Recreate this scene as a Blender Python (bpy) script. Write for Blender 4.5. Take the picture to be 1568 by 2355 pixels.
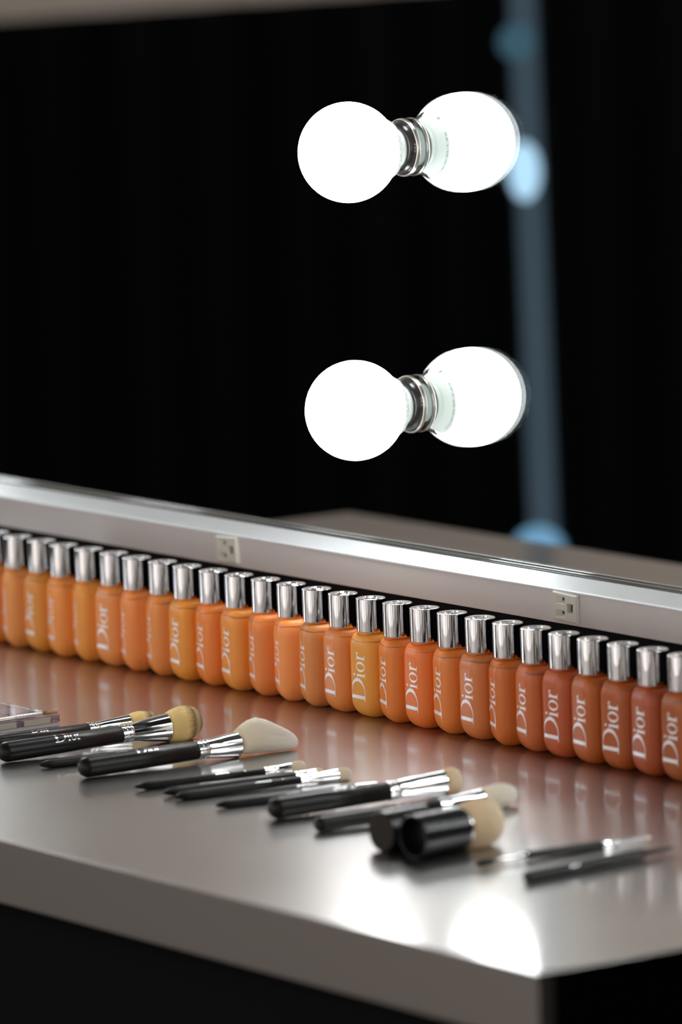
import bpy, bmesh, math, random
from mathutils import Vector, Matrix
random.seed(7)
S = 0.001            # everything below is written in millimetres
PI = math.pi
sc = bpy.context.scene
for o in list(bpy.data.objects): bpy.data.objects.remove(o)
COL = sc.collection

# ------------------------------------------------------------------ camera
cd = bpy.data.cameras.new('camera'); cam = bpy.data.objects.new('camera', cd); COL.objects.link(cam)
R = Vector((0.570341, 0.820693, -0.034257)); U = Vector((-0.090505, 0.104238, 0.990426)); B = Vector((0.816407, -0.56178, 0.133728))
M = Matrix((R, U, B)).transposed().to_4x4(); M.translation = Vector((3.508422, -2.562717, 0.907556))
cam.matrix_world = M
cd.sensor_fit = 'HORIZONTAL'; cd.sensor_width = 36; cd.lens = 343.625
cd.clip_start = 0.05; cd.clip_end = 60
cd.dof.use_dof = True; cd.dof.focus_distance = 5.44; cd.dof.aperture_fstop = 6.6
sc.camera = cam
# ------------------------------------------------------------------ world, exposure
sc.view_settings.view_transform = 'Standard'; sc.view_settings.look = 'None'
sc.view_settings.exposure = 0.0; sc.view_settings.gamma = 1.0; sc.view_settings.use_curve_mapping = False
BULB = 21.0          # emission of the vanity bulbs
ROOM = 3.3          # light of the wide room
w = bpy.data.worlds.new('room_light'); sc.world = w; w.use_nodes = True
nt = w.node_tree; nt.nodes.clear()
def N(nt, t, **k):
    n = nt.nodes.new(t)
    for a, b in k.items():
        if a.startswith('i_'):
            key = a[2:].replace('_', ' ')
            n.inputs[key].default_value = b
        else: setattr(n, a, b)
    return n
tc = N(nt, 'ShaderNodeTexCoord'); mp = N(nt, 'ShaderNodeMapping'); mp.inputs['Scale'].default_value = (9, 9, 0.15)
nz = N(nt, 'ShaderNodeTexNoise'); nz.inputs['Scale'].default_value = 2.3; nz.inputs['Detail'].default_value = 4
cr = N(nt, 'ShaderNodeValToRGB')
cr.color_ramp.elements[0].position = .36; cr.color_ramp.elements[0].color = (.10, .095, .095, 1)
cr.color_ramp.elements[1].position = .62; cr.color_ramp.elements[1].color = (1.0, .91, .85, 1)
bg = N(nt, 'ShaderNodeBackground'); bg.inputs['Strength'].default_value = ROOM
wo = N(nt, 'ShaderNodeOutputWorld')
L = nt.links.new
L(tc.outputs['Generated'], mp.inputs['Vector']); L(mp.outputs[0], nz.inputs['Vector']); L(nz.outputs[0], cr.inputs[0])
sxz = N(nt, 'ShaderNodeSeparateXYZ'); zr = N(nt, 'ShaderNodeMapRange', interpolation_type='SMOOTHSTEP')
for a_, v_ in (('From Min', .10), ('From Max', .75), ('To Min', 1.0), ('To Max', .06)): zr.inputs[a_].default_value = v_
mm = N(nt, 'ShaderNodeVectorMath', operation='SCALE')
L(tc.outputs['Generated'], sxz.inputs[0]); L(sxz.outputs['Z'], zr.inputs[0]); L(cr.outputs[0], mm.inputs[0]); L(zr.outputs[0], mm.inputs['Scale'])
xr = N(nt, 'ShaderNodeMapRange', interpolation_type='SMOOTHSTEP')   # the far side behind the lens is dimmer
for a_, v_ in (('From Min', -.1), ('From Max', .45), ('To Min', 1.0), ('To Max', .5)): xr.inputs[a_].default_value = v_
m2 = N(nt, 'ShaderNodeVectorMath', operation='SCALE'); L(sxz.outputs['X'], xr.inputs[0]); L(mm.outputs[0], m2.inputs[0]); L(xr.outputs[0], m2.inputs['Scale'])
L(m2.outputs[0], bg.inputs[0]); L(bg.outputs[0], wo.inputs[0])

# ------------------------------------------------------------------ materials
def mat(name, col=(.8, .8, .8), rough=.5, metal=0., **k):
    m = bpy.data.materials.new(name); m.use_nodes = True
    b = m.node_tree.nodes['Principled BSDF']
    b.inputs['Base Color'].default_value = (*col, 1); b.inputs['Roughness'].default_value = rough; b.inputs['Metallic'].default_value = metal
    for a, v in k.items(): b.inputs[a.replace('_', ' ')].default_value = v
    return m
def bump(m, scale, strength, dist=.0002, mscale=(1, 1, 1), detail=3, coord='Object'):
    t = m.node_tree; b = t.nodes['Principled BSDF']
    c = N(t, 'ShaderNodeTexCoord'); p = N(t, 'ShaderNodeMapping'); p.inputs['Scale'].default_value = mscale
    n = N(t, 'ShaderNodeTexNoise'); n.inputs['Scale'].default_value = scale; n.inputs['Detail'].default_value = detail
    u = N(t, 'ShaderNodeBump'); u.inputs['Strength'].default_value = strength; u.inputs['Distance'].default_value = dist
    t.links.new(c.outputs[coord], p.inputs[0]); t.links.new(p.outputs[0], n.inputs['Vector']); t.links.new(n.outputs[0], u.inputs['Height']); t.links.new(u.outputs[0], b.inputs['Normal'])
    return n
def emis(name, col, s):
    m = bpy.data.materials.new(name); m.use_nodes = True; t = m.node_tree; t.nodes.clear()
    e = N(t, 'ShaderNodeEmission'); e.inputs[0].default_value = (*col, 1); e.inputs[1].default_value = s
    o = N(t, 'ShaderNodeOutputMaterial'); t.links.new(e.outputs[0], o.inputs[0]); return m

chrome = mat('polished_chrome', (.52, .52, .53), .03, 1)
chrome_top = mat('embossed_chrome', (.86, .86, .87), .10, 1)
ferr = mat('ferrule_metal', (.88, .89, .90), .07, 1)
black_satin = mat('black_satin_lacquer', (.008, .0075, .007), .36, 0, Specular_IOR_Level=.28)
black_gloss = mat('black_gloss_plastic', (.006, .0065, .008), .25, 0, Specular_IOR_Level=.3)
black_matte = mat('black_void', (.004, .004, .0045), .8, 0, Specular_IOR_Level=.1)
silver_print = mat('silver_print', (.93, .95, .98), .35, .15)
foil_print = mat('foil_print', (.92, .93, .95), .2, 1)

# brushed stainless: a sharp lobe over a wide one, brushed along x
def steel(name, col, r1, r2, mix, aniso=.75, scratch=.02):
    m = bpy.data.materials.new(name); m.use_nodes = True; t = m.node_tree; t.nodes.clear()
    c = N(t, 'ShaderNodeTexCoord'); p = N(t, 'ShaderNodeMapping'); p.inputs['Scale'].default_value = (10, 500, 500)
    n = N(t, 'ShaderNodeTexNoise'); n.inputs['Scale'].default_value = 1.; n.inputs['Detail'].default_value = 2
    bu = N(t, 'ShaderNodeBump'); bu.inputs['Strength'].default_value = scratch; bu.inputs['Distance'].default_value = .0001
    t.links.new(c.outputs['Object'], p.inputs[0]); t.links.new(p.outputs[0], n.inputs['Vector']); t.links.new(n.outputs[0], bu.inputs['Height'])
    n2 = N(t, 'ShaderNodeTexNoise'); n2.inputs['Scale'].default_value = 7.; n2.inputs['Detail'].default_value = 6
    t.links.new(c.outputs['Object'], n2.inputs['Vector'])
    tan = N(t, 'ShaderNodeTangent'); tan.direction_type = 'UV_MAP'; tan.uv_map = 'UVMap'
    gs = []
    for r, a in ((r1, 0.0), (r2, aniso)):
        g = N(t, 'ShaderNodeBsdfAnisotropic'); g.inputs['Color'].default_value = (*col, 1); g.inputs['Anisotropy'].default_value = a; g.inputs['Rotation'].default_value = .25
        mr = N(t, 'ShaderNodeMapRange'); mr.inputs['To Min'].default_value = r * .8; mr.inputs['To Max'].default_value = r * 1.2
        t.links.new(n2.outputs[0], mr.inputs[0]); t.links.new(mr.outputs[0], g.inputs['Roughness'])
        t.links.new(bu.outputs[0], g.inputs['Normal']); t.links.new(tan.outputs[0], g.inputs['Tangent']); gs.append(g)
    x = N(t, 'ShaderNodeMixShader'); x.inputs[0].default_value = mix
    t.links.new(gs[0].outputs[0], x.inputs[1]); t.links.new(gs[1].outputs[0], x.inputs[2])
    o = N(t, 'ShaderNodeOutputMaterial'); t.links.new(x.outputs[0], o.inputs[0]); return m
counter_m = steel('brushed_counter_steel', (.60, .59, .585), .085, .32, .45, aniso=.0)
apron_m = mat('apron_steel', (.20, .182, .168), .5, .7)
panel_m = mat('backsplash_steel', (.55, .525, .51), .42, .45); bump(panel_m, 1, .05, .0002, (8, 700, 700))
ledge_m = mat('ledge_aluminium', (.58, .61, .63), .45, .35)

# foundation bottle: the tint comes from each object's own colour
def liquid():
    m = mat('tinted_satin_bottle', (.7, .3, .1), .40, 0, Specular_IOR_Level=.5, Subsurface_Weight=.15, Subsurface_Scale=.003)
    t = m.node_tree; b = t.nodes['Principled BSDF']
    oi = N(t, 'ShaderNodeObjectInfo'); c = N(t, 'ShaderNodeTexCoord'); sx = N(t, 'ShaderNodeSeparateXYZ')
    t.links.new(c.outputs['Object'], sx.inputs[0])
    # liquid level: a wavy thin line below the shoulder, different in every bottle
    ad = N(t, 'ShaderNodeVectorMath', operation='ADD'); cb = N(t, 'ShaderNodeCombineXYZ')
    mu = N(t, 'ShaderNodeMath', operation='MULTIPLY'); mu.inputs[1].default_value = 3.0
    t.links.new(oi.outputs['Random'], mu.inputs[0]); t.links.new(mu.outputs[0], cb.inputs[2])
    t.links.new(c.outputs['Object'], ad.inputs[0]); t.links.new(cb.outputs[0], ad.inputs[1])
    n = N(t, 'ShaderNodeTexNoise'); n.inputs['Scale'].default_value = 60; n.inputs['Detail'].default_value = 1
    t.links.new(ad.outputs[0], n.inputs['Vector'])
    # |z + wave - level| < thickness
    w1 = N(t, 'ShaderNodeMath', operation='MULTIPLY_ADD'); w1.inputs[1].default_value = .0035; t.links.new(n.outputs[0], w1.inputs[0]); t.links.new(sx.outputs['Z'], w1.inputs[2])
    lv = N(t, 'ShaderNodeMath', operation='SUBTRACT'); lv.inputs[1].default_value = .0677; t.links.new(w1.outputs[0], lv.inputs[0])
    ab = N(t, 'ShaderNodeMath', operation='ABSOLUTE'); t.links.new(lv.outputs[0], ab.inputs[0])
    th = N(t, 'ShaderNodeMath', operation='MULTIPLY_ADD'); th.inputs[1].default_value = .0024; th.inputs[2].default_value = -.0008
    n3 = N(t, 'ShaderNodeTexNoise'); n3.inputs['Scale'].default_value = 45; t.links.new(ad.outputs[0], n3.inputs['Vector']); t.links.new(n3.outputs[0], th.inputs[0])
    ls = N(t, 'ShaderNodeMath', operation='LESS_THAN'); t.links.new(ab.outputs[0], ls.inputs[0]); t.links.new(th.outputs[0], ls.inputs[1])
    fac = N(t, 'ShaderNodeMath', operation='MULTIPLY'); fac.inputs[1].default_value = .65; t.links.new(ls.outputs[0], fac.inputs[0])
    mx = N(t, 'ShaderNodeMix', data_type='RGBA'); mx.inputs['B'].default_value = (.10, .08, .08, 1)
    t.links.new(fac.outputs[0], mx.inputs['Factor']); t.links.new(oi.outputs['Color'], mx.inputs['A']); t.links.new(mx.outputs['Result'], b.inputs['Base Color'])
    return m
liquid_m = liquid()

# ------------------------------------------------------------------ mesh helpers
def link(name, bm, m, parent=None, smooth=True, loc=(0, 0, 0), sharp=None):
    me = bpy.data.meshes.new(name)
    bmesh.ops.recalc_face_normals(bm, faces=bm.faces)
    for f in bm.faces: f.smooth = smooth
    if sharp:
        for e in bm.edges:
            if len(e.link_faces) == 2 and e.calc_face_angle(0) > math.radians(sharp): e.smooth = False
    uv = bm.loops.layers.uv.new('UVMap')
    for f in bm.faces:
        n = f.normal; ax = max(range(3), key=lambda i: abs(n[i]))
        for l in f.loops:
            c = l.vert.co
            l[uv].uv = (c.x, c.y) if ax == 2 else ((c.x, c.z) if ax == 1 else (c.y, c.z))
    bm.to_mesh(me); bm.free()
    if isinstance(m, (list, tuple)):
        for q in m: me.materials.append(q)
    else: me.materials.append(m)
    o = bpy.data.objects.new(name, me); COL.objects.link(o); o.location = Vector(loc) * S
    if parent: o.parent = parent
    if smooth:
        wn = o.modifiers.new('weighted_normal', 'WEIGHTED_NORMAL'); wn.keep_sharp = True; wn.weight = 60
    return o
def empty(name, loc, label, cat, group=None, rot=(0, 0, 0)):
    o = bpy.data.objects.new(name, None); o.empty_display_size = .02; COL.objects.link(o)
    o.location = Vector(loc) * S; o.rotation_euler = rot
    tag(o, label, cat, group); return o
def tag(o, label, cat, group=None):
    o['label'] = label; o['category'] = cat
    if group: o['group'] = group
    return o
def struct(o): o['kind'] = 'structure'; return o
def box(bm, x0, x1, y0, y1, z0, z1, bev=0, seg=3):
    vs = [bm.verts.new(Vector((x, y, z)) * S) for x in (x0, x1) for y in (y0, y1) for z in (z0, z1)]
    idx = ((0, 1, 3, 2), (4, 6, 7, 5), (0, 4, 5, 1), (2, 3, 7, 6), (0, 2, 6, 4), (1, 5, 7, 3))
    fs = [bm.faces.new([vs[i] for i in q]) for q in idx]
    if bev:
        es = list({e for f in fs for e in f.edges})
        bmesh.ops.bevel(bm, geom=es, offset=bev * S, segments=seg, profile=.5, affect='EDGES')
def loft(bm, rings, close0=True, close1=True, mi=0):
    """rings: lists of Vectors (mm) with equal counts"""
    prev = None; first = None
    for rg in rings:
        cur = [bm.verts.new(Vector(p) * S) for p in rg]
        if prev:
            n = len(cur)
            for i in range(n):
                f = bm.faces.new((prev[i], prev[(i + 1) % n], cur[(i + 1) % n], cur[i])); f.material_index = mi
        else: first = cur
        prev = cur
    if close0: bm.faces.new(first[::-1]).material_index = mi
    if close1: bm.faces.new(prev).material_index = mi
def lathe(bm, prof, axis='z', seg=48, c=(0, 0, 0), close0=True, close1=True, sx=1., sz=1., mi=0):
    """prof: (t, r) along the axis"""
    rings = []
    for t, r in prof:
        rg = []
        for i in range(seg):
            a = 2 * PI * i / seg
            u, v = r * math.cos(a) * sx, r * math.sin(a) * sz
            if axis == 'z': p = (u, v, t)
            elif axis == 'y': p = (u, t, v)
            else: p = (t, u, v)
            rg.append(Vector(p) + Vector(c))
        rings.append(rg)
    loft(bm, rings, close0, close1, mi)

# ---- serif lettering, in units of the capital height, drawn as quad strips
def glyph_strips():
    out = []
    def rect(a0, a1, h0, h1, na=3, nh=10):
        g = [[(a0 + (a1 - a0) * i / na, h0 + (h1 - h0) * j / nh) for i in range(na + 1)] for j in range(nh + 1)]
        out.append(g)
    def ring(ca, ch, ra, rh, ia, ih, t0, t1, n=40, dx=0.):
        g = []
        for k in range(n + 1):
            t = t0 + (t1 - t0) * k / n
            o_ = (ca + ra * math.cos(t), ch + rh * math.sin(t)); i_ = (ca + dx + ia * math.cos(t), ch + ih * math.sin(t))
            g.append([i_, ((o_[0] + i_[0]) / 2, (o_[1] + i_[1]) / 2), o_])
        out.append(g)
    # D
    rect(.10, .245, 0, 1); rect(0, .40, 0, .028, 12, 1); rect(0, .40, .972, 1, 12, 1)
    ring(.36, .5, .60, .5, .455, .468, -PI / 2, PI / 2, 48)
    # i
    rect(1.035, 1.125, 0, .56); rect(.985, 1.175, 0, .028, 6, 1); rect(.985, 1.05, .52, .55, 3, 1)
    ring(1.08, .76, .052, .062, .001, .001, 0, 2 * PI, 20)
    # o
    ring(1.435, .29, .215, .305, .125, .27, 0, 2 * PI, 44)
    # r
    rect(1.745, 1.835, 0, .56); rect(1.69, 1.92, 0, .028, 6, 1); rect(1.69, 1.76, .52, .55, 3, 1)
    ring(1.93, .40, .10, .17, .055, .12, PI * .98, PI * .30, 14); ring(1.99, .50, .045, .055, .001, .001, 0, 2 * PI, 16)
    return out
STR = glyph_strips()
def lettering(bm, mapf, strips=STR):
    for g in strips:
        vs = [[bm.verts.new(Vector(mapf(a, h)) * S) for a, h in row] for row in g]
        for i in range(len(vs) - 1):
            for j in range(len(vs[0]) - 1):
                q = (vs[i][j], vs[i][j + 1], vs[i + 1][j + 1], vs[i + 1][j])
                try: bm.faces.new(q)
                except ValueError: pass

# ------------------------------------------------------------------ the setting
bm = bmesh.new(); box(bm, -5640, 6000, -4200, 1500, -860, -850)
struct(link('floor', bm, mat('dark_floor', (.03, .03, .032), .5), smooth=False))
beige = mat('warm_beige_wall', (.93, .80, .72), .9)
bm = bmesh.new(); 
for q in ((-4200, -1600, -850, 2600), (-950, 1500, -850, 2600), (-1600, -950, -850, 500), (-1600, -950, 1000, 2600)): box(bm, -5640, -5600, *q)
struct(link('wall_left', bm, beige, smooth=False))
bm = bmesh.new(); box(bm, -5600, 3000, 760, 800, -850, 2200)
struct(link('wall_back', bm, black_matte, smooth=False))
bm = bmesh.new(); box(bm, 2500, 2540, -700, 760, -850, 2200)
struct(link('black_screen_right', bm, black_matte, smooth=False))  # unseen black screen, added so the caps reflect dark on their right sides
streak_light = struct(link('cap_streak_light_1', (lambda b_: (box(b_, -5625, -5615, -1600, -950, 500, 1000), b_)[1])(bmesh.new()), emis('cap_streak_glow', (.82, .91, 1.0), 20.0), smooth=False))  # unseen bright source added for the cap streaks, inferred from their reflections
# black drape in front of the left wall (folded cloth)
bm = bmesh.new(); cols = []
for i in range(241):
    y = -4100 + i * 4820 / 240; x = -4400 + 7 * math.sin(i * .9) + 5 * math.sin(i * .37)
    cols.append([bm.verts.new(Vector((x, y, z)) * S) for z in (-845, 377)] + [bm.verts.new(Vector((x - 10, y, z)) * S) for z in (377, -845)])
for a, b in zip(cols, cols[1:]):
    for j in range(4): bm.faces.new((a[j], b[j], b[(j + 1) % 4], a[(j + 1) % 4]))
drape_m = mat('black_drape_cloth', (.0035, .004, .0045), .95, 0, Specular_IOR_Level=.05)
tag(link('drape', bm, drape_m), 'black drape hanging across the room, seen only as the darkness in the mirror', 'curtain')

# tall blue light post, seen in the mirror
post = empty('light_post', (-3300, -1190, -850), 'tall pale blue light post reflected in the mirror right of the bulbs', 'lamp', rot=(math.radians(0), 0, 0))
tube_m = emis('dim_blue_tube', (.15, .22, .29), .33)
def lean(z): return -1190 - 30 - (z) * 0.012
bm = bmesh.new()
rings = []
for z in (-300, 1100):
    rings.append([Vector((18 * math.cos(a), 4.5 + z * .012 + 18 * math.sin(a), z + 850)) for a in [2 * PI * k / 24 for k in range(24)]])
loft(bm, rings); link('tube', bm, tube_m, post)
bm = bmesh.new(); lathe(bm, [(0, 80), (10, 80), (14, 40), (20, 12), (545, 12), (548, 22), (552, 22)]); link('stand', bm, black_gloss, post, sharp=30)
def orb(name, z, r, h, m, y=0):
    bm = bmesh.new(); lathe(bm, [(z + 850 - h * math.cos(t), max(.2, r * math.sin(t))) for t in [PI * k / 16 for k in range(17)]], c=(10, y, 0)); return link(name, bm, m, post)
orb('lamp_head', 208, 20, 38, emis('bright_blue_lamp', (.50, .76, 1.0), 1.2), y=22)
orb('lamp_head', 376, 24, 24, emis('dim_blue_lamp', (.12, .26, .36), .42), y=28)
orb('lamp_head', -292, 34, 34, emis('low_blue_lamp', (.22, .45, .70), .9), y=18)

# ------------------------------------------------------------------ counter
XL = -2026
ct = empty('counter', (-1013, 313, -850), 'long brushed stainless steel counter holding the brushes and bottles', 'counter')
def cnt(name, bm, m, **k):
    o = link(name, bm, m, **k); o.parent = ct; o.matrix_parent_inverse = Matrix.Translation(-Vector((-1013, 313, -850)) * S); return o
bm = bmesh.new(); box(bm, XL, 0, 0, 640, -2.2, 0, .9, 3); cnt('counter_top', bm, counter_m)
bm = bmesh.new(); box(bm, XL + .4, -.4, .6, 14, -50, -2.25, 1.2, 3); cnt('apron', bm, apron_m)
bm = bmesh.new(); box(bm, -14, -.6, 14.2, 640, -50, -2.25, .8, 3); cnt('end_apron', bm, mat('shaded_steel_end', (.05, .048, .046), .35, 1))  # same stainless as the apron, its dark reflections put into the colour
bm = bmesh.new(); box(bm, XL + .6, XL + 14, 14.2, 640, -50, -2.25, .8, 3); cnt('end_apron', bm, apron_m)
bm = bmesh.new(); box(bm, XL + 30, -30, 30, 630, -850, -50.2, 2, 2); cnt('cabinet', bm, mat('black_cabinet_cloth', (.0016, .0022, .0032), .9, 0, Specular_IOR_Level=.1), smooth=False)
bm = bmesh.new(); lathe(bm, [(0, 4.5), (2, 4), (3, 2.5), (3.3, .3)][::-1], axis='y', seg=20)
bmesh.ops.scale(bm, vec=(1, -1, 1), verts=bm.verts)
cnt('rivet', bm, chrome, loc=(-87, 30.0, -61))
# black recess, steel backsplash with outlets, ledge, mirror
bm = bmesh.new(); box(bm, XL, 0, 604, 640, .05, 92.8); tag(link('recess_board', bm, black_matte, smooth=False), 'black recessed board behind the bottle row under the steel strip', 'board')
bm = bmesh.new(); box(bm, XL, 0, 590, 626, 93, 119.4, .5, 2); tag(link('backsplash_strip', bm, panel_m), 'brushed steel strip with two power outlets running behind the bottles', 'panel')
# sloping ledge under the mirror
bm = bmesh.new()
prof = [(589.2, 119.5), (589.0, 121.2), (590.2, 121.9), (620, 127.0), (626.5, 127.6), (626.5, 119.5)]
loft(bm, [[Vector((x, y, z)) for y, z in prof] for x in (XL, 0)])
bmesh.ops.bevel(bm, geom=[e for e in bm.edges], offset=.2 * S, segments=2, affect='EDGES')
tag(link('ledge', bm, ledge_m, smooth=True, sharp=35), 'bright sloping metal ledge between steel strip and mirror', 'ledge')

mir = empty('vanity_mirror', (-1013, 627.4, 127.7), 'large black looking vanity mirror with round bulbs, standing on the ledge', 'mirror')
def mp_(o): o.parent = mir; o.matrix_parent_inverse = Matrix.Translation(-Vector((-1013, 627.4, 127.7)) * S); return o
bm = bmesh.new(); box(bm, XL, 0, 627.4, 629, 127.8, 960)
silv = mat('mirror_silvering', (.90, .92, .92), .0, 1); mp_(link('silvering', bm, silv, smooth=False))
bm = bmesh.new(); box(bm, XL, 0, 629.1, 640, 127.8, 962); mp_(link('backing', bm, black_matte, smooth=False))
gm = bpy.data.materials.new('mirror_glass_face'); gm.use_nodes = True; t = gm.node_tree; t.nodes.clear()
tr = N(t, 'ShaderNodeBsdfTransparent'); tr.inputs[0].default_value = (.985, 1, .995, 1)
gl = N(t, 'ShaderNodeBsdfGlossy'); gl.inputs['Roughness'].default_value = 0
mx = N(t, 'ShaderNodeMixShader'); ou = N(t, 'ShaderNodeOutputMaterial')
mx.inputs[0].default_value = .075; t.links.new(tr.outputs[0], mx.inputs[1]); t.links.new(gl.outputs[0], mx.inputs[2]); t.links.new(mx.outputs[0], ou.inputs[0])
bm = bmesh.new(); vs = [bm.verts.new(Vector(p) * S) for p in ((XL, 624.6, 128.2), (0, 624.6, 128.2), (0, 624.6, 960), (XL, 624.6, 960))]; bm.faces.new(vs)
mp_(link('glass_face', bm, gm, smooth=False))
bm = bmesh.new(); box(bm, XL, 0, 624.7, 627.3, 127.7, 128.1); mp_(link('glass_edge', bm, mat('green_glass_edge', (.05, .12, .11), .15), smooth=False))
bm = bmesh.new(); box(bm, XL, 0, 621.8, 624.3, 127.3, 129.4, .4, 2); mp_(link('channel', bm, chrome))
bm = bmesh.new(); box(bm, XL, 0, 619.6, 621.5, 126.6, 127.9, .3, 2); mp_(link('channel_lip', bm, mat('dark_channel', (.02, .03, .03), .2)))

# ------------------------------------------------------------------ bulbs
def glow():
    m = bpy.data.materials.new('bulb_glow'); m.use_nodes = True; t = m.node_tree; t.nodes.clear()
    e = N(t, 'ShaderNodeEmission'); e.inputs[0].default_value = (.98, .995, 1, 1); e.inputs[1].default_value = BULB
    o = N(t, 'ShaderNodeOutputMaterial'); t.links.new(e.outputs[0], o.inputs[0]); return m
glow_m = glow()
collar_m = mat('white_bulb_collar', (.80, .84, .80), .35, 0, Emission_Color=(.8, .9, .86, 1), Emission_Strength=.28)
sock_m = mat('dark_porcelain_socket', (.018, .016, .016), .18)
rim_m = mat('worn_metal_rim', (.62, .60, .54), .28, 1); bump(rim_m, 260, .5, .0006)
print_m = mat('grey_print', (.30, .38, .38), .6)
def make_bulb():
    r = empty('vanity_bulb', (0, 0, 0), '', 'light bulb', 'round bulbs screwed to the mirror')
    Rb, d = 42.6, 58.0
    # local frame: mirror face at y = 0, bulb towards -y
    bm = bmesh.new(); a0 = math.asin(29 / Rb)
    lathe(bm, [(-d + Rb * math.cos(t), max(.15, Rb * math.sin(t))) for t in [a0 + (PI - a0) * k / 40 for k in range(41)]], axis='y', seg=72)
    link('globe', bm, glow_m, r)
    bm = bmesh.new(); y0 = -d + Rb * math.cos(a0)
    lathe(bm, [(y0 + .3, 29), (y0 + 1.2, 28.6), (y0 + 2, 28), (y0 + 8, 25), (y0 + 12, 19.5), (y0 + 13, 17.2), (-4, 16.4)], axis='y', seg=64)
    link('collar', bm, collar_m, r, sharp=40)
    # small printed marks and a leaf on the collar, readable only in the mirror
    bm = bmesh.new()
    def cone(a, q):   # a angle, q 0..1 along the sloping face
        yy = y0 + 2 + 6 * q; rr = 28 - 3 * q + .12
        return (rr * math.cos(a), yy, rr * math.sin(a))
    rnd = random.Random(3)
    for row in range(2):
        a = -1.3
        while a < .5:
            wd = rnd.uniform(.012, .03)
            lettering(bm, lambda u, v: cone(a + u * wd, .18 + row * .38 + v * .24), [[[(0, 0), (1, 0)], [(0, 1), (1, 1)]]]); a += wd + rnd.choice((.016, .02, .05))
    lettering(bm, lambda u, v: cone(1.0 + .16 * u, .45 + (v - .5) * .6 * math.sin(PI * min(1, max(0, u)))), [[[(i / 8, j / 2) for i in range(9)] for j in range(3)]])
    lettering(bm, lambda u, v: cone(1.2 + .30 * u, .28 + .05 * v), [[[(i / 8, j) for i in range(9)] for j in range(2)]])
    link('print', bm, print_m, r)
    bm = bmesh.new()
    pr = [(-.3, 24.3), (-5.0, 24.3), (-6.0, 23.4), (-6.4, 22.4), (-6.0, 21.2), (-4.6, 20.4), (-3.0, 20.2)]
    lathe(bm, [(-.4, 23.2), (-2.6, 23.2), (-5.0, 22.6), (-7.4, 21.4), (-9.2, 19.6), (-9.8, 18.2), (-9.4, 17.0), (-6, 16.7)], axis='y', seg=64, close0=False, close1=False)
    link('socket', bm, sock_m, r)
    bm = bmesh.new(); lathe(bm, [(-.2, 24.5), (-1.2, 24.9), (-1.8, 24.3), (-2.4, 24.8), (-3.6, 24.4), (-3.8, 23.8), (-3.4, 23.3), (-.3, 23.4)], axis='y', seg=72, close0=False, close1=False)
    link('rim', bm, rim_m, r)
    return r
def dup(root, loc, rotz=None):
    r = root.copy(); COL.objects.link(r); r.location = Vector(loc) * S
    if rotz is not None: r.rotation_euler = (0, 0, rotz)
    for ch in list(root.children):
        c = ch.copy(); COL.objects.link(c); c.parent = r
        for g in ch.children:
            e = g.copy(); COL.objects.link(e); e.parent = c
    return r
bulb0 = make_bulb()
spots = [(-1009.6, 472.5, 'glowing white round bulb, the upper of the two in front of the mirror'),
         (-1012.4, 252.3, 'glowing white round bulb, the lower of the two in front of the mirror'),
         (-1006.0, 692.7, 'glowing round bulb above the frame in the middle column of the mirror')]
for nm, x in (('left', -1930), ('right', -95)):
    for k, z in enumerate((252, 472, 692)):
        spots.append((x, z, 'round bulb outside the frame near the %s end of the mirror, %s one' % (nm, ('lowest', 'middle', 'top')[k])))
for i, (x, z, lab) in enumerate(spots):
    b = bulb0 if i == 0 else dup(bulb0, (0, 0, 0))
    b.location = Vector((x, 627.4 - 3.0, z)) * S; b['label'] = lab
    b.rotation_euler = (0, random.uniform(-.6, .6) if i > 1 else (0, -.25)[i], 0)

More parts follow.
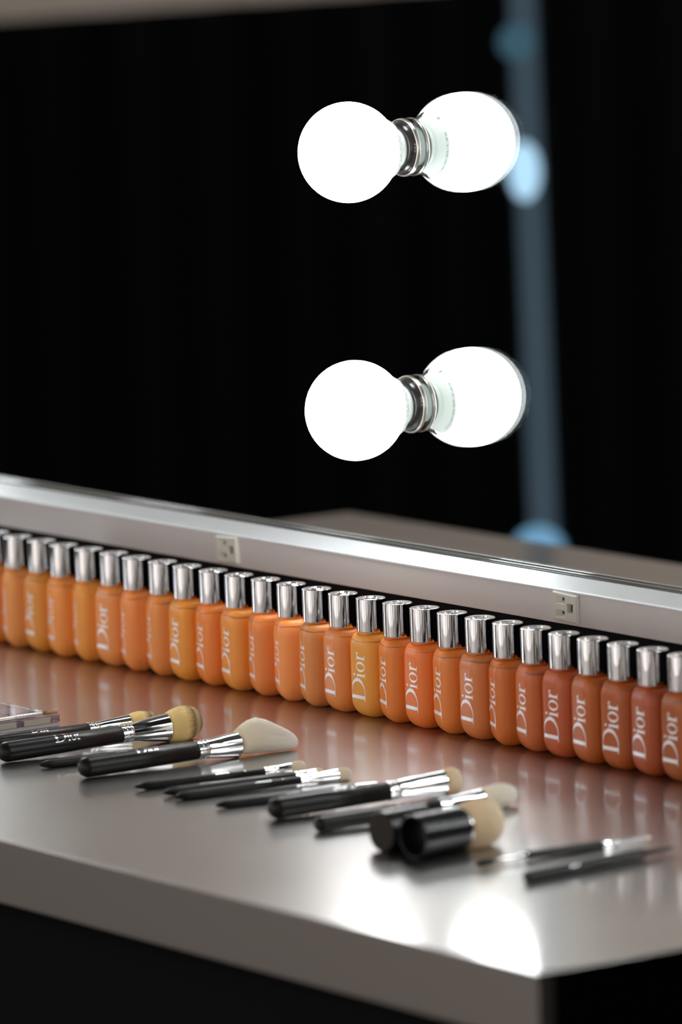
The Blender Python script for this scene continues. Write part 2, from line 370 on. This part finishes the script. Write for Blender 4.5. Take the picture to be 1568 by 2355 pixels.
# ------------------------------------------------------------------ power outlets
plate_m = mat('beige_outlet_plastic', (.50, .50, .44), .35)
slot_m = mat('outlet_slot_black', (.015, .012, .01), .6)
def make_outlet():
    r = empty('power_outlet', (0, 0, 0), '', 'power outlet', 'power outlets in the steel strip')
    # local: face towards -y, x right, z up, size 34 x 24
    bm = bmesh.new(); W2, H2, D = 17.0, 12.0, 3.4
    xs = [-W2, -W2 + 1.2, -11.5, -1.2, 4.5, 11.0, W2 - 1.2, W2]
    holes = {'a': (-11.5, 1.0, 1.4 + 1.2, 8.6), 'b': (-11.5, 1.0, -8.6, -2.6), 'c': (4.2, 12.2, -3.6, 4.0)}
    inner = {'a': (-6.0, -.6, 4.9, 7.4), 'b': (-6.0, -.6, -6.6, -4.1), 'c': (5.6, 11.4, -2.9, 3.2)}
    gx = sorted({-W2 + 1.2, W2 - 1.2} | {v for h in holes.values() for v in h[:2]})
    gz = sorted({-H2 + 1.2, H2 - 1.2} | {v for h in holes.values() for v in h[2:]})
    V = {}
    def v(x, y, z):
        k = (round(x, 3), round(y, 3), round(z, 3))
        if k not in V: V[k] = bm.verts.new(Vector((x, y, z)) * S)
        return V[k]
    for i in range(len(gx) - 1):
        for j in range(len(gz) - 1):
            cx, cz = (gx[i] + gx[i + 1]) / 2, (gz[j] + gz[j + 1]) / 2
            if any(h[0] < cx < h[1] and h[2] < cz < h[3] for h in holes.values()): continue
            bm.faces.new((v(gx[i], -D, gz[j]), v(gx[i + 1], -D, gz[j]), v(gx[i + 1], -D, gz[j + 1]), v(gx[i], -D, gz[j + 1])))
    for k, h in holes.items():
        n = inner[k]; y1 = -.45
        O = [(h[0], h[2]), (h[1], h[2]), (h[1], h[3]), (h[0], h[3])]; I = [(n[0], n[2]), (n[1], n[2]), (n[1], n[3]), (n[0], n[3])]
        o2 = [bm.verts.new(Vector((x, -D, z)) * S) for x, z in O]; i2 = [bm.verts.new(Vector((x, y1, z)) * S) for x, z in I]
        for q in range(4): bm.faces.new((o2[q], o2[(q + 1) % 4], i2[(q + 1) % 4], i2[q]))
    a = [(-W2, -H2), (W2, -H2), (W2, H2), (-W2, H2)]; b_ = [(-W2 + 1.2, -H2 + 1.2), (W2 - 1.2, -H2 + 1.2), (W2 - 1.2, H2 - 1.2), (-W2 + 1.2, H2 - 1.2)]
    A = [bm.verts.new(Vector((x, -1.1, z)) * S) for x, z in a]; A0 = [bm.verts.new(Vector((x, -.05, z)) * S) for x, z in a]; Bv = [bm.verts.new(Vector((x, -D, z)) * S) for x, z in b_]
    for q in range(4):
        bm.faces.new((A[q], A[(q + 1) % 4], Bv[(q + 1) % 4], Bv[q])); bm.faces.new((A0[q], A0[(q + 1) % 4], A[(q + 1) % 4], A[q]))
    link('outlet_plate', bm, plate_m, r, smooth=False)
    for k, n in inner.items():
        bm = bmesh.new(); box(bm, n[0], n[1], -.44, -.1, n[2], n[3])
        link('ground_hole' if k == 'c' else 'slot', bm, slot_m, r, smooth=False)
    return r
out0 = make_outlet()
out0.location = Vector((-750, 590, 107.6)) * S; out0.rotation_euler = (0, math.radians(2.0), 0); out0['label'] = 'three-hole beige power outlet near the right end of the steel strip'
o2 = dup(out0, (-1250.5, 590, 107.4)); o2.rotation_euler = (0, math.radians(-2.5), 0); o2['label'] = 'blurred beige power outlet left of the bulbs, in the steel strip'

# ------------------------------------------------------------------ foundation bottles
CX, CY, RR = 7.0, 3.4, 12.0           # core half sizes and corner radius: body 38 x 31 mm
def section(e, z, n=12):
    rr = max(1.6, RR - e * .72); hx, hy = CX + RR - e, CY + RR - e
    cx, cy = max(.4, hx - rr), max(.4, hy - rr)
    pts = []
    for qx, qy, a0 in ((1, 1, 0), (-1, 1, PI / 2), (-1, -1, PI), (1, -1, 1.5 * PI)):
        for k in range(n + 1):
            a = a0 + PI / 2 * k / n; pts.append(Vector((qx * cx + rr * math.cos(a), qy * cy + rr * math.sin(a), z)))
    return pts
body = bmesh.new(); rings = []
for k in range(13):                   # round bottom
    a = PI / 2 * k / 12; rings.append(section(.15 + 12.0 * (1 - math.sin(a)), 15.5 * (1 - math.cos(a))))
for z in (24, 36, 48, 58): rings.append(section(.0, z))
for k in range(1, 11):                # shoulder
    a = PI / 2 * k / 10; rings.append(section(5.6 * (1 - math.cos(a)) + (.4 if k == 10 else 0), 58 + 13.0 * math.sin(a)))
rings.append(section(8.5, 72.3))
loft(body, rings)
def bottle_map(a, h):
    s = 10.5 - h * 21.0; z = 14.5 + a * 20.6; off = .10
    if abs(s) <= CX: p = (s, -(CY + RR) - off)
    else:
        t = (abs(s) - CX) / RR; sg = 1 if s > 0 else -1
        p = (sg * (CX + (RR + off) * math.sin(t)), -(CY + (RR + off) * math.cos(t)))
    return (p[0], p[1], z)
bottle0 = empty('foundation_bottle', (0, 0, 0), '', 'bottle', 'foundation bottles in the long row')
ob = link('bottle_body', body, liquid_m, bottle0)
bm = bmesh.new(); lettering(bm, bottle_map); link('lettering', bm, silver_print, bottle0)['label'] = 'silver upright lettering'
bm = bmesh.new(); lathe(bm, [(70.5, 10.8), (72.2, 10.8), (72.2, 11.9), (73.0, 11.9), (73.0, 10.4), (76, 10.4)], seg=48); nk = link('neck', bm, liquid_m, bottle0, sharp=40)
bm = bmesh.new(); lathe(bm, [(76, 11.2), (73.3, 11.4), (73.0, 12.0), (73.1, 12.45), (73.6, 12.6), (100.5, 12.6), (100.95, 12.5), (101.2, 12.1), (101.28, 11.6), (101.2, 11.3)], seg=96, close0=False, close1=False)
capo = link('cap', bm, chrome, bottle0, sharp=50)
bm = bmesh.new()
lathe(bm, [(101.22, 11.4), (101.05, 6), (101.0, .2)], seg=64, close0=False)
link('cap_disc', bm, chrome_top, capo)
bm = bmesh.new()
lathe(bm, [(101.0, 6.4), (101.5, 6.2), (101.5, 5.7), (101.0, 5.5)], seg=48, close0=False, close1=False)
def em(a0, a1, cx, ra, rb, flip):
    g = []
    for k in range(25):
        t = a0 + (a1 - a0) * k / 24
        g.append([(cx + flip * ra * math.cos(t), ra * 1.15 * math.sin(t)), (cx + flip * rb * math.cos(t), rb * 1.15 * math.sin(t))])
    return g
lettering(bm, lambda a, h: (a, h, 101.45), [em(.8, 2 * PI - .8, -.6, 2.0, 2.8, 1), em(-PI / 2, PI / 2, .6, 2.0, 2.8, 1), [[(.3, -3), (.3, 3)], [(1.0, -3), (1.0, 3)]]])
link('emblem', bm, chrome, capo)
TINT = {0: (212, 132, 75), 1: (210, 138, 84), 2: (203, 134, 64), 3: (220, 138, 76), 4: (214, 140, 68), 5: (213, 134, 80), 6: (216, 130, 76), 7: (208, 130, 74), 8: (213, 138, 60), 9: (214, 120, 60), 10: (214, 136, 66), 11: (209, 122, 68),
        12: (226, 138, 84), 13: (198, 126, 78), 14: (204, 122, 70), 15: (212, 142, 62), 16: (208, 118, 54), 17: (218, 112, 54), 18: (212, 120, 58), 19: (196, 112, 66), 20: (196, 104, 44), 21: (188, 98, 54), 22: (178, 82, 46), 23: (176, 88, 32), 24: (168, 82, 36), 25: (168, 78, 44), 26: (160, 80, 30)}
SHADE = {0: 'peach', 1: 'peach', 2: 'golden tan', 3: 'bright peach', 4: 'golden', 5: 'pinkish peach', 6: 'peach orange', 7: 'soft peach', 8: 'golden orange', 9: 'coral orange', 10: 'apricot', 11: 'dull orange', 12: 'light peach', 13: 'beige tan', 14: 'tan orange',
         15: 'yellow ochre', 16: 'caramel orange', 17: 'reddish orange', 18: 'bright caramel', 19: 'rosy tan', 20: 'caramel brown', 21: 'cinnamon', 22: 'brick red brown', 23: 'amber brown', 24: 'chestnut', 25: 'red chestnut', 26: 'deep brown orange'}
BASE = {0: 20, 1: 12, 2: 24, 3: 20, 4: 16, 5: 30, 6: 14, 7: 13, 8: 25, 9: 21, 10: 23, 11: 18, 12: 14, 13: 18, 14: 27, 15: 32.5, 16: 20, 17: 30, 18: 21, 19: 30, 20: 18, 21: 24, 22: 33, 23: 30, 24: 36, 25: 29, 26: 33}
DX = [0, -.8, 0, -1.5, 0, 1.2, -.2, 1.3, 1.0, 2.0, 2.3, 3.5, 3.0, 2.2, 1.9, 2.8, 2.3, 1.9, 1.6, 1.4, .6, -.2, -1.2, -1.9, -1.7, -2.2, -2.3]
ORD = ['', 'second', 'third', 'fourth', 'fifth', 'sixth', 'seventh', 'eighth', 'ninth', 'tenth', 'eleventh', 'twelfth', 'thirteenth', 'fourteenth']
def lin(c): return tuple(((v / 255 + .055) / 1.055) ** 2.4 for v in c)
GAIN = 1.38
for k in range(27):
    # the row runs straight; small shifts towards or away from the mirror, as the bottles were set by hand
    drift = DX[k]
    x = -595.3 + (k - 24) * 39.7
    y = 531.3 + drift / .824 * .85
    px = BASE[k]; scl = 2.7 * (1 + (k - 14) * .0045)
    phi = math.degrees(math.acos(max(-1, min(1, -(18.7 - px / scl) / 17.9)))) - 109.5
    phi = max(-8, min(24, phi))
    b = bottle0 if k == 0 else dup(bottle0, (0, 0, 0))
    b.location = Vector((x, y, 0)) * S; b.rotation_euler = (0, 0, -math.radians(phi))
    if k == 26: pos = 'nearest of the row at the right edge'
    elif k == 0: pos = 'farthest of the row at the left edge'
    elif k >= 13: pos = '%s from the right end of the row' % ORD[26 - k]
    else: pos = '%s from the left end of the row' % ORD[k]
    b['label'] = '%s foundation bottle with chrome cap, %s' % (SHADE[k], pos)
    for ch in b.children:
        nm = ch.name.split('.')[0]
        if nm in ('bottle_body', 'neck'): ch.color = (*[(v ** e_) * (GAIN if k < 15 else GAIN - (k - 14) * .03) for v, e_ in zip(lin(TINT[k]), (.97, 1.0, 1.14))], 1)

# ------------------------------------------------------------------ brushes
def hair(name, stops, rough=.8):
    m = mat(name, (.8, .7, .5), rough, 0, Specular_IOR_Level=.2, Sheen_Weight=.2)
    t = m.node_tree; b = t.nodes['Principled BSDF']
    c = N(t, 'ShaderNodeTexCoord'); sx = N(t, 'ShaderNodeSeparateXYZ'); t.links.new(c.outputs['Generated'], sx.inputs[0])
    p = N(t, 'ShaderNodeMapping'); p.inputs['Scale'].default_value = (1500, 60, 1500); t.links.new(c.outputs['Object'], p.inputs[0])
    n = N(t, 'ShaderNodeTexNoise'); n.inputs['Scale'].default_value = 1; n.inputs['Detail'].default_value = 3; t.links.new(p.outputs[0], n.inputs['Vector'])
    ma = N(t, 'ShaderNodeMath', operation='MULTIPLY_ADD'); ma.inputs[1].default_value = .22; t.links.new(n.outputs[0], ma.inputs[0])
    sb = N(t, 'ShaderNodeMath', operation='SUBTRACT'); sb.inputs[1].default_value = .11; t.links.new(sx.outputs['Y'], sb.inputs[0]); t.links.new(sb.outputs[0], ma.inputs[2])
    r = N(t, 'ShaderNodeValToRGB')
    el = r.color_ramp.elements
    while len(el) < len(stops): el.new(.5)
    for e, (ps, cc) in zip(el, stops): e.position = ps; e.color = (*cc, 1)
    t.links.new(ma.outputs[0], r.inputs[0]); t.links.new(r.outputs[0], b.inputs['Base Color'])
    bu = N(t, 'ShaderNodeBump'); bu.inputs['Strength'].default_value = .5; bu.inputs['Distance'].default_value = .0005; t.links.new(n.outputs[0], bu.inputs['Height']); t.links.new(bu.outputs[0], b.inputs['Normal'])
    return m
duo = hair('two_tone_bristles', [(0, (.92, .68, .28)), (.42, (.88, .64, .27)), (.62, (.22, .13, .05)), (.72, (.50, .35, .16)), (.84, (.16, .09, .04)), (1, (.55, .42, .28))])
cream = hair('cream_bristles', [(0, (.97, .86, .64)), (.5, (.98, .91, .76)), (1, (.99, .95, .86))])
tan_h = hair('tan_bristles', [(0, (.90, .66, .40)), (.5, (.96, .76, .50)), (1, (.97, .86, .66))])
ivory = hair('ivory_bristles', [(0, (.96, .80, .56)), (1, (.98, .90, .72))])

def tuft(name, st, m, parent, off, nh=500, seed=1, ex=1.2):
    """st: stations (t, x, z, hx, hz) along +y; a solid heart plus single hairs over it"""
    bm = bmesh.new(); seg = 36; rings = []
    for t, x, z, hx, hz in st:
        rings.append([Vector((x + hx * math.cos(a), t, z + hz * math.sin(a))) + Vector(off) for a in [2 * PI * i / seg for i in range(seg)]])
    loft(bm, rings)
    rnd = random.Random(seed); n = len(st)
    def P(a, u):
        f = u * (n - 1); i = min(n - 2, int(f)); f -= i
        p = [st[i][k] * (1 - f) + st[i + 1][k] * f for k in range(5)]
        return Vector((p[1] + p[3] * math.cos(a), p[0], p[2] + p[4] * math.sin(a))) + Vector(off)
    for _ in range(nh):
        a = rnd.uniform(0, 2 * PI); u0 = rnd.uniform(.0, .72); u1 = min(1, u0 + rnd.uniform(.2, .4)); w_ = rnd.uniform(.06, .12)
        pts = [P(a, u0), P(a, (u0 + u1) / 2), P(a, u1)]
        cen = P(a, u1) * .5 + P(a + PI, u1) * .5
        d = (pts[2] - pts[1]).normalized(); o_ = (pts[2] - cen); o_ = o_.normalized() if o_.length > .01 else Vector((0, 0, 1))
        pts[0] -= o_ * .15; pts[1] += o_ * .12; pts.append(pts[2] + d * rnd.uniform(.2, ex) + o_ * .15)
        sd = d.cross(o_).normalized()
        ws = (w_, w_, w_ * .8, .02)
        ra = [bm.verts.new((p + sd * q) * S) for p, q in zip(pts, ws)]; rb = [bm.verts.new((p - sd * q) * S) for p, q in zip(pts, ws)]; rc = [bm.verts.new((p + o_ * q) * S) for p, q in zip(pts, ws)]
        for i in range(3):
            for A, Bq in ((ra, rc), (rc, rb)): bm.faces.new((A[i], Bq[i], Bq[i + 1], A[i + 1]))
    return link(name, bm, m, parent)
def dome(L0, r0x, r0z, rx, rz, z0=0, peak=.45, n=14, zend=None, x1=0., power=.5):
    """stations of a rounded tuft that swells then closes"""
    out = []
    for i in range(n + 1):
        u = i / n; t = L0 * (1 - (1 - u) ** 1.25)
        uu = t / L0
        if uu < peak: s = math.sin(PI / 2 * uu / peak); kx, kz = r0x + (rx - r0x) * s, r0z + (rz - r0z) * s
        else:
            q = (uu - peak) / (1 - peak); c = max(0, 1 - q * q) ** power; kx, kz = max(.15, rx * c), max(.15, rz * c)
        zz = z0 * uu
        out.append((t, x1 * uu, zz, kx, kz))
    return out
def brush(name, tip, end, h_prof, f_prof, label, group=None, tuft_args=None, hm=black_satin, fsx=1., fsz=1., letters=None, cat='makeup brush', ring=None):
    """tip / end: (x, y, z) of the axis at the handle's rounded end and where the ferrule ends; +y of the local frame runs along the brush"""
    tip, end = Vector(tip), Vector(end); d = end - tip
    rz = math.atan2(-d.x, d.y); rx = math.atan2(d.z, math.hypot(d.x, d.y))
    r = empty(name, tip, label, cat, group); r.rotation_euler = (rx, 0, rz)
    bm = bmesh.new(); lathe(bm, h_prof, axis='y', seg=40); link('handle', bm, hm, r)
    Lf = h_prof[-1][0]
    if f_prof:
        bm = bmesh.new(); rings = []
        for i, (t, rad) in enumerate(f_prof):
            k = i / max(1, len(f_prof) - 1); k = k * k
            rings.append([Vector((rad * (1 + (fsx - 1) * k) * math.cos(a), t, rad * (1 + (fsz - 1) * k) * math.sin(a))) for a in [2 * PI * q / 56 for q in range(56)]])
        loft(bm, rings); link('ferrule', bm, ferr, r, sharp=35)
    if tuft_args:
        st, m, kw = tuft_args; tuft('bristles', st, m, r, (0, f_prof[-1][0] - .6, 0), **kw)
    if letters:
        for (t0, size, rad, ang, strips) in letters:
            bm = bmesh.new()
            lettering(bm, lambda a, h: ((rad(t0 + a * size) + .06) * math.cos(ang + h * size / rad(t0)), t0 + a * size, (rad(t0 + a * size) + .06) * math.sin(ang + h * size / rad(t0))) , strips)
            link('lettering', bm, foil_print, r)
    return r
def rfun(prof):
    def f(t):
        for (a, ra), (b, rb) in zip(prof, prof[1:]):
            if a <= t <= b: return ra + (rb - ra) * (t - a) / max(1e-6, b - a)
        return prof[-1][1]
    return f
def fat(L0, r0, r1):      # round butt handle
    return [(r0 - r0 * math.cos(q), max(.1, r0 * math.sin(q))) for q in [PI / 2 * k / 10 for k in range(11)]] + [(L0 * .5, (r0 + r1) / 2 + .1), (L0, r1)]
def slim(L0, r, tip=15):  # pointed butt handle
    return [(tip * (k / 10), max(.1, r * math.sin(PI / 2 * (k / 10) ** .62))) for k in range(11)] + [(L0 * .6, r), (L0, r * .92)]
def ferrule(L0, L1, ra, rb, rings=True):
    k = (L1 - L0)
    p = [(L0 - .2, ra + .05), (L0, ra + .35)]
    if rings: p += [(L0 + 2.2, ra + .35), (L0 + 2.8, ra - .25), (L0 + 3.6, ra - .25), (L0 + 4.2, ra + .45), (L0 + 6.0, ra + .45), (L0 + 6.6, ra - .2), (L0 + 7.6, ra - .2), (L0 + 8.2, ra + .4), (L0 + 9.4, ra + .4), (L0 + 10, ra + .1)]
    p += [(L0 + 10 + (k - 10) * u, ra + .1 + (rb - ra - .1) * (u ** .8)) for u in (.25, .5, .75, 1)]
    p += [(L1 + .01, rb - .5)]
    return p
# marks that are too small to read in the photo: short foil dashes
def dashes(n, seed):
    rnd = random.Random(seed); out = []; a = 0
    for _ in range(n):
        wd = rnd.uniform(.25, .6); out.append([[(a, 0), (a + wd, 0)], [(a, .25), (a + wd, .25)]])
        if rnd.random() < .6: out.append([[(a, .25), (a + .14, .25)], [(a, 1), (a + .14, 1)]])
        if rnd.random() < .6: out.append([[(a, .8), (a + wd, .8)], [(a, 1), (a + wd, 1)]])
        a += wd + .22
    return out
A1 = 1.0   # upper side that faces the lens
GB = 'large handled brushes of the row'; GS = 'slim brushes of the row'
# 1 half hidden behind the second
hp = fat(146, 5.4, 4.9); brush('makeup_brush', (-1052, 157, 5.6), (-1036, 340, 7.6), hp, ferrule(146, 184, 4.9, 7.4),
      'black brush with chrome ferrule lying farthest back, beside the clear palette', GB, (dome(30, 7, 7, 9, 9, peak=.4), duo, dict(nh=300, seed=2)), letters=[(92, 8.0, rfun(hp), .85, STR)])
# 2 two-tone dome brush
hp = fat(114, 8.4, 7.3); brush('makeup_brush', (-986, 181, 8.5), (-974, 338, 11.9), hp, ferrule(114, 157.4, 7.3, 11.7),
      'fat black brush with flared chrome ferrule and two-tone brown dome bristles', GB, (dome(35, 11.2, 11.2, 13.5, 14.8, z0=2.4, peak=.45), duo, dict(nh=900, seed=3)),
      letters=[(50, 12.0, rfun(hp), .38, STR), (92, 2.4, rfun(hp), 1.0, [[[(0, 0), (.8, 0)], [(0, 1), (.8, 1)]]])])
# 3 slim one behind the fourth
hp = slim(150, 3.5); brush('makeup_brush', (-938, 190, 3.4), (-921, 360, 3.4), hp, ferrule(150, 170.8, 3.1, 3.6),
      'slim pointed black brush between the brown dome brush and the angled white brush', GS, (dome(9, 3.4, 3.4, 3.6, 3.6), ivory, dict(nh=60, seed=4, ex=.3)), letters=[(70, 2.4, rfun(hp), A1, dashes(7, 4)), (112, 3.4, rfun(hp), A1, dashes(5, 8))])
# 4 angled white face brush
hp = fat(110, 8.4, 7.6)
stA = []
prof = [(0, 1.5, 10.2, 8.0), (6, 3.6, 12.2, 8.6), (12, 4.8, 13.8, 9), (19, 5.2, 14.8, 9), (27, 3.8, 13.6, 8.8), (35, 1.6, 11.8, 8.4), (43, -.8, 9.6, 7.8), (49, -2.6, 7.8, 7), (53, -3.8, 5.8, 5.4), (55.5, -4.4, 3.2, 3), (56.4, -4.6, .3, .3)]
for t_, z_, hz_, hx_ in prof: stA.append((t_, t_ * .04, z_, hx_, hz_))
brush('makeup_brush', (-876, 189, 8.5), (-868, 338, 10.6), hp, ferrule(110, 149, 7.6, 10.4), 'fat black brush with chrome ferrule and wide angled white bristles', GB, (stA, cream, dict(nh=1300, seed=5)), fsx=.9, fsz=1.02,
      letters=[(52, 11.0, rfun(hp), .80, STR), (82, 3.2, rfun(hp), 1.15, dashes(9, 3))])
# 5 slim with small flat tip
hp = slim(113, 3.3); brush('makeup_brush', (-797, 191, 3.2), (-772, 326, 4.2), hp, ferrule(113, 137, 3.2, 4.5),
      'slim black brush with short rounded white tip, next right of the angled white brush', GS, (dome(13.5, 3.8, 4.3, 4.2, 5.0, z0=.6, peak=.5), ivory, dict(nh=250, seed=6, ex=.4)), fsx=.75, letters=[(70, 2.4, rfun(hp), A1, dashes(8, 5)), (95, 1.6, rfun(hp), A1, dashes(2, 6))])
# 6 pair side by side
hp = slim(118, 3.3); brush('makeup_brush', (-757, 192, 3.2), (-741, 328, 3.7), hp, ferrule(118, 136.4, 3.1, 3.8),
      'slim black brush lying close behind its neighbour with round white tip', GS, (dome(8, 3.4, 3.4, 3.6, 3.6), ivory, dict(nh=80, seed=7, ex=.3)))
hp = slim(112, 3.5); brush('makeup_brush', (-735, 188, 3.3), (-717, 333, 4.6), hp, ferrule(112, 145.5, 3.3, 5.0),
      'slim black brush with round white tip, front one of the touching pair', GS, (dome(13, 4.8, 4.8, 5.1, 5.1, peak=.5), ivory, dict(nh=300, seed=8, ex=.4)), letters=[(72, 2.6, rfun(hp), A1, dashes(8, 9)), (96, 1.5, rfun(hp), A1, dashes(2, 10))])
# 7 slim behind the eighth
hp = slim(122, 3.3); brush('makeup_brush', (-681, 191, 3.2), (-659, 331, 3.4), hp, [(122, 3.1), (122.3, 3.5), (124, 3.6), (141, 3.3), (141.3, 3.0)],
      'slim black brush partly hidden behind the fat flat-topped brush', GS, None, letters=[(62, 2.6, rfun(hp), A1, dashes(7, 11)), (104, 4.0, rfun(hp), A1, dashes(5, 12))])
# 8 fat with slanted tan top
hp = fat(107, 8.5, 7.5)
st8 = [(0, 0, 0, 7.2, 9.8), (4, 0, .6, 7.8, 10.4), (8, 0, .9, 8.2, 10.6), (11, 0, .6, 8.2, 10.4), (13.6, 0, .2, 7.6, 9.4), (15.2, 0, 0, 6, 7), (15.8, 0, 0, .3, .3)]
brush('makeup_brush', (-612, 195, 8.6), (-600, 353, 10.2), hp, ferrule(107, 158.5, 7.5, 10.2), 'fat black brush with long chrome ferrule and short flat-topped tan bristles', GB, (st8, tan_h, dict(nh=600, seed=9, ex=.5)), fsx=.75,
      letters=[(56, 3.8, rfun(hp), 1.05, dashes(10, 13)), (88, 1.6, rfun(hp), 1.1, dashes(2, 14))])
# 9 medium with white tip, partly hidden by the kabuki
hp = fat(111, 6.1, 5.7); brush('makeup_brush', (-541, 189, 6.2), (-529, 338, 8.4), hp, ferrule(111, 149.5, 5.7, 8.3), 'medium black brush with cream rounded tip, reaching out behind the short fat brush', GB,
      (dome(33, 8, 8, 9.2, 9.6, z0=.8, peak=.5), cream, dict(nh=500, seed=10)), letters=[(66, 3.4, rfun(hp), A1, dashes(8, 15)), (98, 1.4, rfun(hp), A1, dashes(2, 16))])
# 10 kabuki and its cap
def cyl(name, tip, yaw, label, cat):
    r = empty(name, tip, label, cat); r.rotation_euler = (0, 0, yaw); return r
k1 = cyl('kabuki_brush', (-402.5, 183.5, 16.6), math.radians(5), 'short fat black kabuki brush with open end and tan dome bristles', 'makeup brush')
bm = bmesh.new(); lathe(bm, [(12, .2), (12, 14.4), (1.2, 15.0), (0, 15.4), (-.2, 16), (.4, 16.4), (45, 16.5), (45.4, 16.2), (45.4, 14.5), (44, 14.4)], axis='y', seg=72, close0=True, close1=True); link('handle', bm, black_gloss, k1, sharp=50)
bm = bmesh.new(); lathe(bm, [(45.3, 15.8), (45.6, 16), (47.4, 15.9), (47.6, 15)], axis='y', seg=72); link('collar', bm, ferr, k1)
tuft('bristles', dome(39, 15.3, 15.3, 19.0, 19.2, z0=2.0, peak=.5), tan_h, k1, (0, 46, 0), nh=1400, seed=11)
k2 = cyl('brush_cap', (-440.5, 181, 15.6), math.radians(3), 'short black cylindrical cap lying left of the kabuki brush, closed end forward', 'cap')
bm = bmesh.new(); lathe(bm, [(.2, .3), (.2, 14.2), (0, 14.4), (0, 15.1), (.5, 15.5), (42, 15.5), (42.3, 15.2), (42.3, 14.2), (8, 14)], axis='y', seg=72); link('shell', bm, black_gloss, k2, sharp=50)
bm = bmesh.new(); lathe(bm, [(-.1, .3), (-.1, 14.0), (.3, 14.1)], axis='y', seg=64); link('end_disc', bm, mat('dark_brown_disc', (.014, .010, .008), .5, 0, Specular_IOR_Level=.2), k2, sharp=40)
# 11 double ended brow brush
r = brush('brow_brush', (-333.5, 237, 4.2), (-335, 349, 2.2), [(0, .3), (.2, 3.4), (2, 3.5), (70, 3.2), (71, 3.0)], [(71, 2.9), (72, 3.3), (80, 3.3), (81, 2.6), (86, 2.3), (112, 1.5)],
      'double ended black and silver brow brush with dark wet tip', None, (dome(7, 1.3, 1.3, 1.4, 1.4), ivory, dict(nh=40, seed=12, ex=.3)), cat='makeup brush')
bm = bmesh.new(); lathe(bm, [(-30, 1.1), (-24, 1.3), (-10, 1.7), (-6, 2.4), (-1, 2.8), (.1, 2.9)], axis='y', seg=32); link('ferrule', bm, ferr, r)
tuft('bristles', [(-y_, 0, -.4 - y_ * .03, h_, h_ * 1.2) for y_, h_ in ((-1, 1.1), (3, 2.0), (9, 2.6), (14, 2.1), (18, .4))][::1], mat('dark_wet_bristles', (.012, .01, .01), .5), r, (0, -29.5, 0), nh=200, seed=13, ex=.4)
# 12 liner pen
pen = [(0, .2), (.1, 4.1), (.6, 4.4), (60, 4.35), (60.3, 4.1), (61, 4.1), (61.3, 4.5), (116, 4.0), (118, 3.2), (122, 2.2), (146, 1.2), (150, .5), (152, .1)]
hp = pen; brush('liner_pen', (-265.5, 187, 4.5), (-281, 338, 4.4), pen, None, 'black liner pen with fine point lying nearest the corner of the counter', letters=[(40, 1.5, lambda t: 4.4, .3, dashes(9, 17))], cat='pen', hm=black_satin)

# ------------------------------------------------------------------ clear palette at the left edge, with a thin brush on it
clear = mat('clear_acrylic', (.93, .92, .93), .06, 0, Transmission_Weight=.92, IOR=1.3)
pal = empty('makeup_palette', (-1155, 250, 0), 'clear acrylic makeup palette with reddish pans at the left edge', 'palette')
def pp(o): o.parent = pal; o.matrix_parent_inverse = Matrix.Translation(-Vector((-1155, 250, 0)) * S); return o
bm = bmesh.new(); box(bm, -1204, -1107, 190, 317, .05, 3.2, .5); pp(link('tray', bm, mat('grey_tray', (.42, .36, .37), .3)))
bm = bmesh.new(); box(bm, -1204.5, -1106.5, 189.5, 317.5, 3.3, 10.2, .8); pp(link('lid', bm, clear))
cols_ = [(.35, .07, .06), (.45, .16, .12), (.14, .06, .07), (.55, .30, .24), (.25, .05, .08), (.40, .2, .18)]
n_ = 0
for ix in range(3):
    for iy in range(4):
        bm = bmesh.new(); x0 = -1200 + ix * 30; y0 = 194 + iy * 30.5; box(bm, x0, x0 + 27, y0, y0 + 27.5, 3.4, 6.4, .6)
        c_ = cols_[(ix * 5 + iy * 2) % 6]; pp(link('pan', bm, mat('pigment_%d' % n_, c_, .6))); n_ += 1
lab_m = mat('pale_label', (.62, .60, .44), .6)
for y0 in (214, 248, 282):
    bm = bmesh.new(); box(bm, -1107.8, -1106.9, y0, y0 + 26, 3.8, 8.6); pp(link('side_label', bm, lab_m, smooth=False))
hp = [(0, .3), (3, 1.4), (70, 1.9)]
r = brush('lip_brush', (-1108.5, 205, 12.3), (-1109.5, 288, 12.3), hp, [(70, 1.9), (70.5, 2.1), (96, 1.7), (96.5, 1.4)], 'thin silver brush with brown square tip lying on the clear palette', None,
      ([(0, 0, 0, 1.5, 1.5), (8, 0, .1, 2.2, 1.9), (15, 0, .2, 2.6, 2.0), (15.6, 0, .2, 2.4, 1.8)], hair('brown_bristles', [(0, (.30, .15, .06)), (1, (.60, .38, .20))]), dict(nh=120, seed=20, ex=.3)), hm=ferr, cat='makeup brush')
# tiny crumb near the front edge
bm = bmesh.new(); bmesh.ops.create_icosphere(bm, subdivisions=2, radius=.9 * S)
for v in bm.verts: v.co *= random.uniform(.7, 1.3)
tag(link('powder_crumb', bm, mat('brown_crumb', (.10, .06, .04), .8), loc=(-860, 74, .7)), 'tiny brown crumb of powder near the front edge of the counter', 'crumb')
